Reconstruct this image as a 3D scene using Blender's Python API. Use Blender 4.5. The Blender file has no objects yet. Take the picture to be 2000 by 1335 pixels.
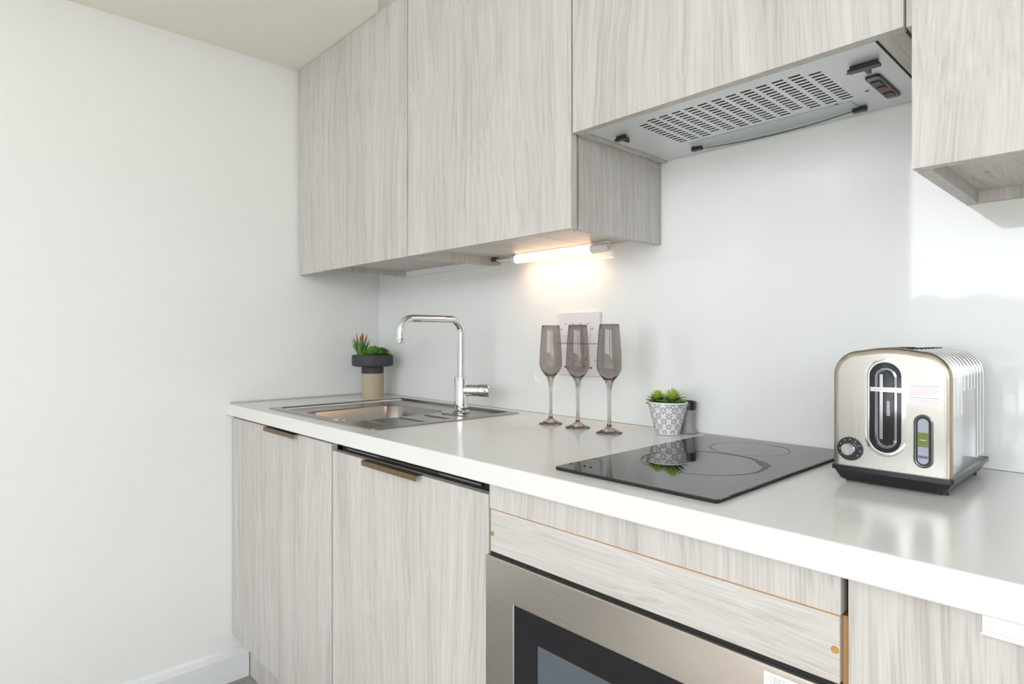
import bpy, bmesh, math, random
from mathutils import Vector, Matrix
random.seed(7)
SC = bpy.context.scene
COL = SC.collection

# ------------------------------------------------------------------ camera
cam_d = bpy.data.cameras.new('camera')
cam = bpy.data.objects.new('camera', cam_d); COL.objects.link(cam)
cam.location = (2.2005, -1.31625, 1.125)
cam.rotation_euler = (math.radians(90), 0, math.radians(46.849))
cam_d.sensor_fit = 'HORIZONTAL'; cam_d.sensor_width = 36.0
cam_d.lens = 36.0 * 1199.0 / 2000.0
cam_d.shift_x = 0.0
cam_d.shift_y = -(667.5 - 659.0) / 2000.0
cam_d.clip_start = 0.02
SC.camera = cam

# ------------------------------------------------------------------ daylight and exposure
W = bpy.data.worlds.new('sky'); SC.world = W; W.use_nodes = True
wn = W.node_tree; wn.nodes.clear()
wo = wn.nodes.new('ShaderNodeOutputWorld'); bg = wn.nodes.new('ShaderNodeBackground')
bg.inputs['Color'].default_value = (0.90, 0.955, 1.0, 1); bg.inputs['Strength'].default_value = 9.2
wn.links.new(bg.outputs[0], wo.inputs[0])
WX0, WX1, WZ0, WZ1, WY = 0.92, 4.15, 0.60, 2.42, -3.60      # the window opening
pd = bpy.data.lights.new('window_portal', 'AREA'); pd.shape = 'RECTANGLE'
pd.size = WX1 - WX0; pd.size_y = WZ1 - WZ0; pd.cycles.is_portal = True
po = bpy.data.objects.new('window_portal', pd); COL.objects.link(po)
po.location = ((WX0 + WX1) / 2, WY - 0.10, (WZ0 + WZ1) / 2); po.rotation_euler = (math.radians(90), 0, 0)
pd2 = bpy.data.lights.new('added_window_portal', 'AREA'); pd2.shape = 'RECTANGLE'  # portal for the added side window
pd2.size = 1.4; pd2.size_y = 1.2; pd2.cycles.is_portal = True
po2 = bpy.data.objects.new('added_window_portal', pd2); COL.objects.link(po2)
po2.location = (4.72, -2.60, 1.75); po2.rotation_euler = (math.radians(90), 0, math.radians(90))
sn_d = bpy.data.lights.new('sun', 'SUN'); sn_d.energy = 34.0; sn_d.angle = math.radians(1.5); sn_d.color = (1.0, 0.975, 0.95)
sun = bpy.data.objects.new('sun', sn_d); COL.objects.link(sun)
sun.rotation_euler = Vector((-0.12, 1.0, -1.30)).to_track_quat('-Z', 'Y').to_euler()
vs = SC.view_settings
vs.view_transform = 'Standard'; vs.look = 'None'; vs.gamma = 1.0; vs.use_curve_mapping = False
vs.exposure = -0.54

# ------------------------------------------------------------------ materials
def srgb(r, g, b):
    f = lambda c: (c / 255 / 12.92) if c / 255 <= 0.04045 else ((c / 255 + 0.055) / 1.055) ** 2.4
    return (f(r), f(g), f(b), 1)

def mat(name, col, rough=0.5, metal=0.0, bump=None, **kw):
    m = bpy.data.materials.new(name); m.use_nodes = True
    nt = m.node_tree; p = nt.nodes['Principled BSDF']
    p.inputs['Base Color'].default_value = col
    p.inputs['Roughness'].default_value = rough
    p.inputs['Metallic'].default_value = metal
    for k, v in kw.items():
        p.inputs[k.replace('_', ' ')].default_value = v
    # gentle procedural variation so that no surface is perfectly flat in tone
    tc = nt.nodes.new('ShaderNodeTexCoord'); nz = nt.nodes.new('ShaderNodeTexNoise')
    nz.inputs['Scale'].default_value = bump[0] if bump else 60
    nt.links.new(tc.outputs['Object'], nz.inputs['Vector'])
    if bump:
        b = nt.nodes.new('ShaderNodeBump'); b.inputs['Strength'].default_value = bump[1]
        b.inputs['Distance'].default_value = 0.001
        nt.links.new(nz.outputs['Fac'], b.inputs['Height']); nt.links.new(b.outputs[0], p.inputs['Normal'])
    else:
        r = nt.nodes.new('ShaderNodeMapRange')
        r.inputs['To Min'].default_value = max(0, rough - 0.02); r.inputs['To Max'].default_value = min(1, rough + 0.02)
        nt.links.new(nz.outputs['Fac'], r.inputs['Value']); nt.links.new(r.outputs[0], p.inputs['Roughness'])
    return m

def wood(name, axis='Z', lo=(0.395, 0.36, 0.325), mid=(0.515, 0.485, 0.452), hi=(0.59, 0.568, 0.545), rough=0.42):
    m = bpy.data.materials.new(name); m.use_nodes = True
    nt = m.node_tree; N = nt.nodes; L = nt.links; p = N['Principled BSDF']
    tc = N.new('ShaderNodeTexCoord'); oi = N.new('ShaderNodeObjectInfo')
    off = N.new('ShaderNodeVectorMath'); off.operation = 'SCALE'; off.inputs[0].default_value = (7.3, 5.1, 3.7)
    L.new(oi.outputs['Random'], off.inputs['Scale'])
    add = N.new('ShaderNodeVectorMath'); add.operation = 'ADD'
    L.new(tc.outputs['Object'], add.inputs[0]); L.new(off.outputs[0], add.inputs[1])
    def mapped(cross, along):
        mp = N.new('ShaderNodeMapping'); s = [cross] * 3; s['XYZ'.index(axis)] = along
        mp.inputs['Scale'].default_value = s; L.new(warp.outputs[0], mp.inputs['Vector']); return mp
    # slow wander of the grain
    mp0 = N.new('ShaderNodeMapping'); s = [3.2] * 3; s['XYZ'.index(axis)] = 1.5; mp0.inputs['Scale'].default_value = s
    L.new(add.outputs[0], mp0.inputs['Vector'])
    wz = N.new('ShaderNodeTexNoise'); wz.inputs['Scale'].default_value = 1.0; wz.inputs['Detail'].default_value = 2
    L.new(mp0.outputs[0], wz.inputs['Vector'])
    sc = N.new('ShaderNodeVectorMath'); sc.operation = 'SCALE'; sc.inputs['Scale'].default_value = 0.09
    L.new(wz.outputs['Color'], sc.inputs[0])
    warp = N.new('ShaderNodeVectorMath'); warp.operation = 'ADD'
    L.new(add.outputs[0], warp.inputs[0]); L.new(sc.outputs[0], warp.inputs[1])
    def noise(cross, along, det, rg=0.6):
        mp = mapped(cross, along); n = N.new('ShaderNodeTexNoise')
        n.inputs['Scale'].default_value = 1.0; n.inputs['Detail'].default_value = det; n.inputs['Roughness'].default_value = rg
        L.new(mp.outputs[0], n.inputs['Vector']); return n.outputs['Fac']
    broad = noise(14, 0.7, 3); fine = noise(330, 3.0, 2, 0.5); midn = noise(70, 1.6, 3)
    def mul(a, k):
        q = N.new('ShaderNodeMath'); q.operation = 'MULTIPLY'; L.new(a, q.inputs[0]); q.inputs[1].default_value = k; return q.outputs[0]
    def addm(a, b):
        q = N.new('ShaderNodeMath'); q.operation = 'ADD'; L.new(a, q.inputs[0]); L.new(b, q.inputs[1]); return q.outputs[0]
    tot = addm(addm(mul(broad, 0.30), mul(midn, 0.34)), mul(fine, 0.36))
    cr = N.new('ShaderNodeValToRGB'); L.new(tot, cr.inputs[0])
    e = cr.color_ramp.elements
    e[0].position = 0.36; e[0].color = (*lo, 1); e[1].position = 0.62; e[1].color = (*hi, 1)
    k = cr.color_ramp.elements.new(0.48); k.color = (*mid, 1)
    L.new(cr.outputs[0], p.inputs['Base Color'])
    p.inputs['Roughness'].default_value = rough
    p.inputs['Specular IOR Level'].default_value = 0.35
    b = N.new('ShaderNodeBump'); b.inputs['Strength'].default_value = 0.18; b.inputs['Distance'].default_value = 0.0006
    L.new(fine, b.inputs['Height']); L.new(b.outputs[0], p.inputs['Normal'])
    return m

def brushed(name, col, rough, axis='X', strength=0.05):
    m = bpy.data.materials.new(name); m.use_nodes = True
    nt = m.node_tree; N = nt.nodes; L = nt.links; p = N['Principled BSDF']
    p.inputs['Base Color'].default_value = col; p.inputs['Metallic'].default_value = 1.0
    tc = N.new('ShaderNodeTexCoord'); mp = N.new('ShaderNodeMapping')
    s = [900] * 3; s['XYZ'.index(axis)] = 12; mp.inputs['Scale'].default_value = s
    L.new(tc.outputs['Object'], mp.inputs['Vector'])
    n = N.new('ShaderNodeTexNoise'); n.inputs['Scale'].default_value = 1; n.inputs['Detail'].default_value = 2
    L.new(mp.outputs[0], n.inputs['Vector'])
    r = N.new('ShaderNodeMapRange'); r.inputs['To Min'].default_value = rough * 0.75; r.inputs['To Max'].default_value = rough * 1.3
    L.new(n.outputs['Fac'], r.inputs['Value']); L.new(r.outputs[0], p.inputs['Roughness'])
    b = N.new('ShaderNodeBump'); b.inputs['Strength'].default_value = strength; b.inputs['Distance'].default_value = 0.0005
    L.new(n.outputs['Fac'], b.inputs['Height']); L.new(b.outputs[0], p.inputs['Normal'])
    return m

M = {}
M['wall'] = mat('wall_paint', (0.80, 0.80, 0.775, 1), 0.75, bump=(90, 0.10))
M['ceiling'] = mat('ceiling_paint', (0.82, 0.80, 0.72, 1), 0.9, bump=(60, 0.05))
M['splash'] = mat('white_gloss_panel', (0.78, 0.79, 0.78, 1), 0.05, Coat_Weight=0.3, Coat_Roughness=0.03)
M['worktop'] = mat('white_laminate', (0.72, 0.71, 0.685, 1), 0.20)
M['wood'] = wood('ash_laminate_vertical_grain', 'Z')
M['woodx'] = wood('ash_laminate_horizontal_grain', 'X')
M['woody'] = wood('ash_laminate_depth_grain', 'Y')
M['woodbeige'] = mat('edge_band', (0.62, 0.58, 0.52, 1), 0.45)
M['chip'] = mat('raw_chipboard_edge', srgb(176, 132, 84), 0.8, bump=(700, 0.6))
M['gap'] = mat('carcass_dark_grey_brown', srgb(112, 98, 90), 0.6)
M['black'] = mat('black_plastic', (0.012, 0.012, 0.014, 1), 0.30)
M['dark'] = mat('dark_cavity', (0.01, 0.01, 0.01, 1), 0.8)
M['hood'] = mat('silver_grey_painted_metal', (0.70, 0.73, 0.735, 1), 0.34, 0.30)
M['hobglass'] = mat('black_ceramic_glass', (0.012, 0.012, 0.013, 1), 0.02, IOR=1.78)
M['scuff'] = mat('worn_ring_print', (0.06, 0.06, 0.065, 1), 0.45)
M['chrome'] = mat('chrome', (0.74, 0.75, 0.77, 1), 0.06, 1.0)
M['steel'] = brushed('sink_steel', (0.35, 0.33, 0.305, 1), 0.24, 'X', 0.02)
M['ovensteel'] = brushed('oven_brushed_steel', (0.55, 0.515, 0.475, 1), 0.30, 'X', 0.008)
M['toastersteel'] = brushed('toaster_front_steel', (0.53, 0.51, 0.475, 1), 0.24, 'Z', 0.012)
M['toasterframe'] = mat('champagne_steel_rim', (0.48, 0.42, 0.35, 1), 0.2, 1.0)
M['toasterbody'] = mat('polished_steel_casing', (0.74, 0.745, 0.75, 1), 0.16, 1.0)
M['bronze'] = mat('antique_bronze', srgb(128, 108, 82), 0.38, 0.9)
M['glossblack'] = mat('oven_black_glass', (0.01, 0.01, 0.012, 1), 0.06)
M['ovenwindow'] = mat('oven_window_glass', (0.09, 0.105, 0.12, 1), 0.12)
M['white'] = mat('white_plastic', (0.78, 0.77, 0.78, 1), 0.35)
M['socket'] = mat('socket_plastic', (0.70, 0.68, 0.70, 1), 0.30)
M['red'] = mat('red_mark', (0.55, 0.04, 0.03, 1), 0.5)
M['charcoal'] = mat('charcoal_matt_ceramic', (0.045, 0.043, 0.05, 1), 0.65, bump=(300, 0.2))
M['concrete'] = mat('sandy_concrete', srgb(178, 165, 140), 0.85, bump=(250, 0.6))
M['potwhite'] = mat('white_glazed_pot', (0.74, 0.74, 0.74, 1), 0.45)
M['potgrey'] = mat('grey_pot_print', (0.15, 0.15, 0.16, 1), 0.6)
M['soil'] = mat('dark_soil', (0.012, 0.010, 0.008, 1), 0.95, bump=(400, 1.0))
M['greenlight'] = mat('light_green_leaf', (0.42, 0.55, 0.10, 1), 0.45, Subsurface_Weight=0.0)
M['greenmid'] = mat('mid_green_leaf', (0.20, 0.36, 0.05, 1), 0.45)
M['greendark'] = mat('dark_green_leaf', (0.05, 0.16, 0.035, 1), 0.45)
M['greengrey'] = mat('blue_green_leaf', (0.12, 0.26, 0.14, 1), 0.5)
M['redtip'] = mat('red_leaf_tip', (0.33, 0.06, 0.05, 1), 0.45)
M['floor'] = wood('grey_brown_floorboards', 'Y', (0.20, 0.188, 0.175), (0.29, 0.275, 0.26), (0.37, 0.355, 0.34), 0.4)
M['skirting'] = mat('white_gloss_skirting', (0.76, 0.77, 0.78, 1), 0.3)
M['greyvase'] = mat('grey_stoneware', (0.27, 0.275, 0.26, 1), 0.5)
M['sticker'] = mat('pale_sticker', (0.80, 0.79, 0.77, 1), 0.4)
M['stickerclear'] = mat('translucent_label', (0.80, 0.78, 0.78, 1), 0.3)
M['pink'] = mat('faint_pink_print', (0.72, 0.50, 0.50, 1), 0.4)
M['greyprint'] = mat('grey_print', (0.42, 0.42, 0.44, 1), 0.5)
M['green'] = mat('green_print', srgb(120, 190, 120), 0.5)
M['olive'] = mat('olive_display_label', srgb(108, 120, 48), 0.3)
M['lens'] = mat('grey_display_lens', srgb(158, 160, 176), 0.15)
M['rimgrey'] = mat('dark_chrome_bezel', (0.16, 0.16, 0.17, 1), 0.2, 0.9)
M['outside'] = mat('pale_paving_and_render', (0.34, 0.34, 0.33, 1), 0.9)
M['brass'] = mat('brass_screw', srgb(190, 150, 60), 0.3, 0.9)
M['drk'] = mat('dark_brown_edge', srgb(78, 62, 52), 0.6)
M['silicone'] = mat('sealant', (0.60, 0.60, 0.57, 1), 0.5)
def glass(name, col, ior=1.45, rough=0.0):
    m = bpy.data.materials.new(name); m.use_nodes = True; nt = m.node_tree; nt.nodes.clear()
    o = nt.nodes.new('ShaderNodeOutputMaterial'); g = nt.nodes.new('ShaderNodeBsdfGlass')
    g.inputs['Color'].default_value = col; g.inputs['IOR'].default_value = ior; g.inputs['Roughness'].default_value = rough
    nt.links.new(g.outputs[0], o.inputs[0]); return m
M['smoke'] = glass('smoky_grey_brown_glass', (0.80, 0.775, 0.765, 1))
def emit(name, col, s):
    m = bpy.data.materials.new(name); m.use_nodes = True; p = m.node_tree.nodes['Principled BSDF']
    p.inputs['Base Color'].default_value = (0.9, 0.88, 0.85, 1)
    p.inputs['Emission Color'].default_value = col; p.inputs['Emission Strength'].default_value = s; return m
M['lamp'] = emit('lit_warm_white_tube', (1.0, 0.66, 0.42, 1), 5.2)

# ------------------------------------------------------------------ helpers
def tag(o, label=None, cat=None, group=None, kind=None):
    if label: o['label'] = label
    if cat: o['category'] = cat
    if group: o['group'] = group
    if kind: o['kind'] = kind
    return o

def thing(name, loc, label, cat, group=None):
    o = bpy.data.objects.new(name, None); COL.objects.link(o); o.location = loc
    o.empty_display_size = 0.03
    return tag(o, label, cat, group)

def root_of(o):
    while o.parent: o = o.parent
    return o

def obj(name, bm, m, parent=None, smooth=False, bevel=0.0, label=None, seg=2, origin=None):
    """everything is modelled in room coordinates, then moved into the thing's own frame"""
    bmesh.ops.recalc_face_normals(bm, faces=bm.faces[:])
    if parent is not None:
        off = root_of(parent).location
    else:
        off = Vector(origin) if origin is not None else Vector((0, 0, 0))
    bmesh.ops.translate(bm, verts=bm.verts[:], vec=-Vector(off))
    me = bpy.data.meshes.new(name); bm.to_mesh(me); bm.free()
    for mm in (m if isinstance(m, (list, tuple)) else [m]): me.materials.append(mm)
    o = bpy.data.objects.new(name, me); COL.objects.link(o)
    if parent is not None: o.parent = parent
    else: o.location = off
    if smooth:
        me.polygons.foreach_set('use_smooth', [True] * len(me.polygons))
        e = o.modifiers.new('split', 'EDGE_SPLIT'); e.split_angle = math.radians(38)
    if bevel > 0:
        b = o.modifiers.new('bevel', 'BEVEL'); b.width = bevel; b.segments = seg; b.limit_method = 'ANGLE'
        b.angle_limit = math.radians(40)
        if hasattr(b, 'harden_normals'): b.harden_normals = False
    if label: o['label'] = label
    return o

def B(): return bmesh.new()

def box(bm, x0, x1, y0, y1, z0, z1, mi=0):
    v = [bm.verts.new(p) for p in [(x0, y0, z0), (x1, y0, z0), (x1, y1, z0), (x0, y1, z0), (x0, y0, z1), (x1, y0, z1), (x1, y1, z1), (x0, y1, z1)]]
    for f in [(0, 3, 2, 1), (4, 5, 6, 7), (0, 1, 5, 4), (1, 2, 6, 5), (2, 3, 7, 6), (3, 0, 4, 7)]:
        bm.faces.new([v[i] for i in f]).material_index = mi
    return bm

def prism(bm, pts, axis, a, b, mi=0):
    """extrude a closed 2-D outline between a and b along axis; pts are the other two coordinates in XYZ order"""
    def P(p, t):
        q = list(p); q.insert('XYZ'.index(axis), t); return q
    A = [bm.verts.new(P(p, a)) for p in pts]; C = [bm.verts.new(P(p, b)) for p in pts]
    n = len(pts)
    bm.faces.new(A).material_index = mi; bm.faces.new(C[::-1]).material_index = mi
    for i in range(n):
        bm.faces.new([A[i], C[i], C[(i + 1) % n], A[(i + 1) % n]]).material_index = mi
    return bm

def loft(bm, loops, cap0=True, cap1=True, mi=0):
    V = [[bm.verts.new(p) for p in l] for l in loops]
    n = len(loops[0])
    for a, b in zip(V, V[1:]):
        for i in range(n):
            bm.faces.new([a[i], a[(i + 1) % n], b[(i + 1) % n], b[i]]).material_index = mi
    if cap0: bm.faces.new(V[0][::-1]).material_index = mi
    if cap1: bm.faces.new(V[-1]).material_index = mi
    return bm

def rrect(x0, x1, y0, y1, r, seg=6):
    out = []
    for cx, cy, a0 in ((x1 - r, y0 + r, -90), (x1 - r, y1 - r, 0), (x0 + r, y1 - r, 90), (x0 + r, y0 + r, 180)):
        for i in range(seg + 1):
            a = math.radians(a0 + 90 * i / seg); out.append((cx + r * math.cos(a), cy + r * math.sin(a)))
    return out

def lathe(bm, prof, cx, cy, n=48, mi=0, closed=False):
    rings = []
    for r, z in prof:
        if r < 1e-6: rings.append([bm.verts.new((cx, cy, z))])
        else: rings.append([bm.verts.new((cx + r * math.cos(2 * math.pi * i / n), cy + r * math.sin(2 * math.pi * i / n), z)) for i in range(n)])
    seq = list(zip(rings, rings[1:])) + ([(rings[-1], rings[0])] if closed else [])
    for a, b in seq:
        for i in range(n):
            j = (i + 1) % n
            if len(a) == 1 and len(b) == 1: break
            if len(a) == 1: f = [a[0], b[i], b[j]]
            elif len(b) == 1: f = [a[i], a[j], b[0]]
            else: f = [a[i], a[j], b[j], b[i]]
            bm.faces.new(f).material_index = mi
    return bm

def frame_of(d):
    d = Vector(d).normalized()
    u = d.cross(Vector((0, 0, 1)))
    if u.length < 1e-4: u = Vector((1, 0, 0))
    u.normalize(); return d, u, d.cross(u).normalized()

def tube(bm, path, r, n=20, caps=True, mi=0):
    path = [Vector(p) for p in path]; loops = []; u = None
    for i, p in enumerate(path):
        d = (path[min(i + 1, len(path) - 1)] - path[max(i - 1, 0)]).normalized()
        if u is None: _, u, _ = frame_of(d)
        u = (u - d * u.dot(d)).normalized(); w = d.cross(u)
        rr = r[i] if isinstance(r, (list, tuple)) else r
        loops.append([p + (u * math.cos(2 * math.pi * k / n) + w * math.sin(2 * math.pi * k / n)) * rr for k in range(n)])
    return loft(bm, loops, caps, caps, mi)

def cyl(bm, p, q, r, n=32, mi=0): return tube(bm, [p, q], r, n, True, mi)

def grid_plate(bm, xs, ys, hole, z0, z1, mi=0):
    """flat plate z0..z1 over a grid of cells, cells for which hole(i,j) is true are left open right through"""
    nx, ny = len(xs) - 1, len(ys) - 1
    solid = lambda i, j: 0 <= i < nx and 0 <= j < ny and not hole(i, j)
    vt = {}
    def v(i, j, k):
        if (i, j, k) not in vt: vt[(i, j, k)] = bm.verts.new((xs[i], ys[j], (z0, z1)[k]))
        return vt[(i, j, k)]
    for i in range(nx):
        for j in range(ny):
            if not solid(i, j): continue
            bm.faces.new([v(i, j, 0), v(i, j + 1, 0), v(i + 1, j + 1, 0), v(i + 1, j, 0)])
            bm.faces.new([v(i, j, 1), v(i + 1, j, 1), v(i + 1, j + 1, 1), v(i, j + 1, 1)])
            if not solid(i, j - 1): bm.faces.new([v(i, j, 0), v(i + 1, j, 0), v(i + 1, j, 1), v(i, j, 1)])
            if not solid(i, j + 1): bm.faces.new([v(i, j + 1, 0), v(i, j + 1, 1), v(i + 1, j + 1, 1), v(i + 1, j + 1, 0)])
            if not solid(i - 1, j): bm.faces.new([v(i, j, 0), v(i, j, 1), v(i, j + 1, 1), v(i, j + 1, 0)])
            if not solid(i + 1, j): bm.faces.new([v(i + 1, j, 0), v(i + 1, j + 1, 0), v(i + 1, j + 1, 1), v(i + 1, j, 1)])
    return bm

def stadium(cx, cz, hw, hh, n=14):
    out = []
    for i in range(n + 1):
        a = math.pi * i / n; out.append((cx + hw * math.cos(a), cz + (hh - hw) + hw * math.sin(a)))
    for i in range(n + 1):
        a = math.pi + math.pi * i / n; out.append((cx + hw * math.cos(a), cz - (hh - hw) + hw * math.sin(a)))
    return out

def ring_prism(bm, outer, inner, axis, a, b, mi=0):
    def P(p, t):
        q = list(p); q.insert('XYZ'.index(axis), t); return bm.verts.new(q)
    n = len(outer)
    oa = [P(p, a) for p in outer]; ob = [P(p, b) for p in outer]; ia = [P(p, a) for p in inner]; ib = [P(p, b) for p in inner]
    for i in range(n):
        j = (i + 1) % n
        for f in ([oa[i], oa[j], ob[j], ob[i]], [ia[i], ib[i], ib[j], ia[j]], [oa[i], ia[i], ia[j], oa[j]], [ob[i], ob[j], ib[j], ib[i]]):
            bm.faces.new(f).material_index = mi
    return bm

# ------------------------------------------------------------------ the room
ZF = -0.05           # floor
ZS = 2.1115           # lowered ceiling
ZC = 2.50            # full ceiling
RX, RY = 4.6, WY
def struct(name, bm, m, **k): o = obj(name, bm, m, **k); o['kind'] = 'structure'; return o
struct('floor', box(B(), -0.1, RX + 0.1, RY - 0.15, 0.13, ZF - 0.1, ZF), M['floor'])
struct('wall_left', box(B(), -0.1, 0, RY, 0.12, ZF, ZC), M['wall'])
struct('wall_back', box(B(), 0, RX, 0.012, 0.12, ZF, ZC), M['wall'])
SY_0, SY_1, SZ_0, SZ_1 = -3.30, -1.90, 1.15, 2.35  # unseen side window, added to brighten the left wall
b = B(); box(b, RX, RX + 0.1, RY, SY_0, ZF, ZC); box(b, RX, RX + 0.1, SY_1, 0.12, ZF, ZC); box(b, RX, RX + 0.1, SY_0, SY_1, ZF, SZ_0); box(b, RX, RX + 0.1, SY_0, SY_1, SZ_1, ZC)
struct('wall_right', b, M['wall'])
b = B(); y0, y1 = RY - 0.15, RY
box(b, -0.1, WX0, y0, y1, ZF, ZC); box(b, WX1, RX + 0.1, y0, y1, ZF, ZC)
box(b, WX0, WX1, y0, y1, ZF, WZ0); box(b, WX0, WX1, y0, y1, WZ1, ZC)
struct('wall_front', b, M['wall'])
struct('ceiling', box(B(), -0.1, RX + 0.1, RY - 0.15, 0.12, ZC, ZC + 0.1), M['wall'])
# the lowered ceiling over the left of the kitchen, its free edge running diagonally
b = B(); prism(b, [(0, 0.012), (0.565, 0.012), (0.565, -0.34), (0.640, -0.385), (0.640, RY), (0, RY)], 'Z', ZS, ZC)
struct('ceiling_lowered', b, M['ceiling'])
bpy.data.objects['ceiling_lowered'].name = 'ceiling.001'
b = B(); t = 0.05
box(b, WX0, WX0 + t, y0 + .04, y0 + .10, WZ0, WZ1); box(b, WX1 - t, WX1, y0 + .04, y0 + .10, WZ0, WZ1)
box(b, WX0 + t, WX1 - t, y0 + .04, y0 + .10, WZ0, WZ0 + t); box(b, WX0 + t, WX1 - t, y0 + .04, y0 + .10, WZ1 - t, WZ1)
box(b, 2.50, 2.56, y0 + .04, y0 + .10, WZ0 + t, WZ1 - t)
struct('window_1', b, M['skirting'])
# outside: ground and an added unseen garden wall, jagged to bound the splashback's bright reflection
b = B(); box(b, -30, 40, -40, RY - 0.15, ZF - 0.3, ZF - 0.12); struct('outside_ground', b, M['outside'])
b = B(); rnd = random.Random(4); top_ = [(-25 + 0.5 * i, 2.45 + 0.16 * math.sin(i * 1.9) + rnd.uniform(-0.12, 0.16)) for i in range(121)]
prism(b, [(-25, ZF - 0.12)] + top_ + [(35, ZF - 0.12)], 'Y', -22.4, -22); struct('added_garden_wall', b, M['outside'])
# skirting on the left wall
prof = [(0, ZF), (0.016, ZF), (0.016, 0.034), (0.010, 0.052), (0.004, 0.058), (0, 0.060)]
b = B(); prism(b, [(x, z) for x, z in prof], 'Y', -0.522, RY)
struct('baseboard_left', b, M['skirting'])

# splashback
sb = obj('splashback_panel', box(B(), 0.001, 2.9, 0.0, 0.011, 0.9005, 1.95), M['splash'], origin=(1.4, 0, 0.9005))
tag(sb, 'large glossy white splashback panel between the worktop and the wall cabinets', 'splashback')

# ------------------------------------------------------------------ worktop with the sink cut-out
SX0, SX1, SY0, SY1 = 0.285, 0.860, -0.530, -0.065
WT = 0.862
b = grid_plate(B(), [0.0, SX0, SX1, 2.9], [-0.595, SY0, SY1, 0.0], lambda i, j: i == 1 and j == 1, WT, 0.9)
o = obj('worktop', b, M['worktop'], origin=(1.45, -0.3, WT), bevel=0.003, seg=3)
tag(o, 'long off-white worktop with a thick pale front edge running along the wall', 'worktop')
b = B(); tube(b, [(0.003, -0.58, 0.9025), (0.003, -0.3, 0.903), (0.003, -0.005, 0.903)], 0.003, 8)
obj('sealant_bead', b, M['silicone'], o, smooth=True)

# ------------------------------------------------------------------ base cabinets
def handle(parent, x0, x1, z, m=M['bronze'], lip=0.011):
    """thin folded edge pull sitting over the top of a door"""
    b = B(); prism(b, [(-0.5735, z + 0.0012), (-0.5735, z - 0.0002), (-0.5905, z - 0.0002), (-0.5905, z - lip), (-0.592, z - lip), (-0.592, z + 0.0012)], 'X', x0, x1)
    return obj('handle', b, m, parent, bevel=0.0004)

DY0, DY1 = -0.575, -0.557
sk = thing('base_cabinet', (0.37, -0.3, ZF), 'pale ash base cabinet under the sink, against the left wall', 'cabinet')
b = B(); box(b, 0.018, 0.036, -0.535, -0.02, 0.10, 0.858); box(b, 0.714, 0.732, -0.535, -0.02, 0.10, 0.858); box(b, 0.036, 0.714, -0.535, -0.02, 0.10, 0.118)
obj('carcass', b, M['gap'], sk)
d = obj('door', box(B(), 0.002, 0.7305, DY0, DY1, 0.106, 0.852), M['wood'], sk, bevel=0.0008)
handle(d, 0.322, 0.534, 0.8535)

dw = thing('base_cabinet', (1.04, -0.3, ZF), 'pale ash base unit between the sink cabinet and the oven, door slightly lower', 'cabinet')
b = B(); box(b, 0.734, 0.752, -0.535, -0.02, 0.10, 0.858); box(b, 1.329, 1.347, -0.535, -0.02, 0.10, 0.858); box(b, 0.752, 1.329, -0.535, -0.02, 0.10, 0.118)
obj('carcass', b, M['gap'], dw)
d = obj('door', box(B(), 0.7372, 1.3465, DY0, DY1, 0.106, 0.836), M['wood'], dw, bevel=0.0008)
handle(d, 0.912, 1.136, 0.8375)
b = B(); box(b, 0.7525, 1.3285, -0.553, -0.545, 0.805, 0.8575)
obj('inner_front', b, M['dark'], dw)
b = B(); box(b, 0.79, 1.31, -0.562, -0.5535, 0.8435, 0.8475)
obj('metal_strip', b, M['rimgrey'], dw)

oh = thing('oven_housing', (1.65, -0.3, ZF), 'pale ash oven housing with two filler boards under the worktop front', 'cabinet')
b = B(); box(b, 1.3485, 1.3525, DY1 + .004, -0.02, 0.10, 0.858); box(b, 1.950, 1.9555, DY1 + .004, -0.02, 0.10, 0.858, 1); box(b, 1.3525, 1.950, DY1 + .004, -0.02, 0.10, 0.1185)
box(b, 1.3525, 1.950, -0.55, -0.54, 0.742, 0.858)
obj('carcass', b, [M['gap'], M['drk']], oh)
obj('upper_board', box(B(), 1.3515, 1.9505, -0.577, DY1, 0.8135, 0.8600), M['wood'], oh, bevel=0.0006)
b = B(); box(b, 1.3515, 1.9485, -0.574, DY1, 0.7345, 0.8108)
obj('lower_board', b, M['woodx'], oh, bevel=0.0006)
obj('raw_edge', box(B(), 1.3515, 1.9490, -0.5742, -0.560, 0.8108, 0.8133), M['chip'], oh, label='raw chipboard edge between the two boards')
obj('raw_edge', box(B(), 1.9490, 1.9545, -0.566, -0.5535, 0.3, 0.8105), M['chip'], oh)
for (sx, sz) in ((1.3565, 0.767), (1.9435, 0.772)):
    b = B()
    cyl(b, (sx, -0.5748, sz), (sx, -0.5738, sz), 0.0042, 20, 0); cyl(b, (sx + 0.0008, -0.5753, sz), (sx + 0.0008, -0.5746, sz), 0.0022, 16, 1)
    obj('screw', b, [M['chip'], M['brass']], oh, smooth=True)

rc = thing('base_cabinet', (2.26, -0.3, ZF), 'pale ash base cabinet right of the oven with a light edge pull', 'cabinet')
b = B(); box(b, 1.957, 1.975, -0.535, -0.02, 0.10, 0.858); box(b, 2.52, 2.538, -0.535, -0.02, 0.10, 0.858); box(b, 1.975, 2.52, -0.535, -0.02, 0.10, 0.118)
obj('carcass', b, M['gap'], rc)
d = obj('door', box(B(), 1.9575, 2.54, DY0, DY1, 0.106, 0.8585), M['wood'], rc, bevel=0.0008)
b = B(); box(b, 2.078, 2.30, -0.5780, -0.5752, 0.8425, 0.8580); box(b, 2.078, 2.30, -0.5850, -0.5752, 0.8405, 0.8425)
obj('handle', b, mat('satin_nickel', (0.80, 0.77, 0.72, 1), 0.3, 0.6), d, bevel=0.0003)

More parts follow.
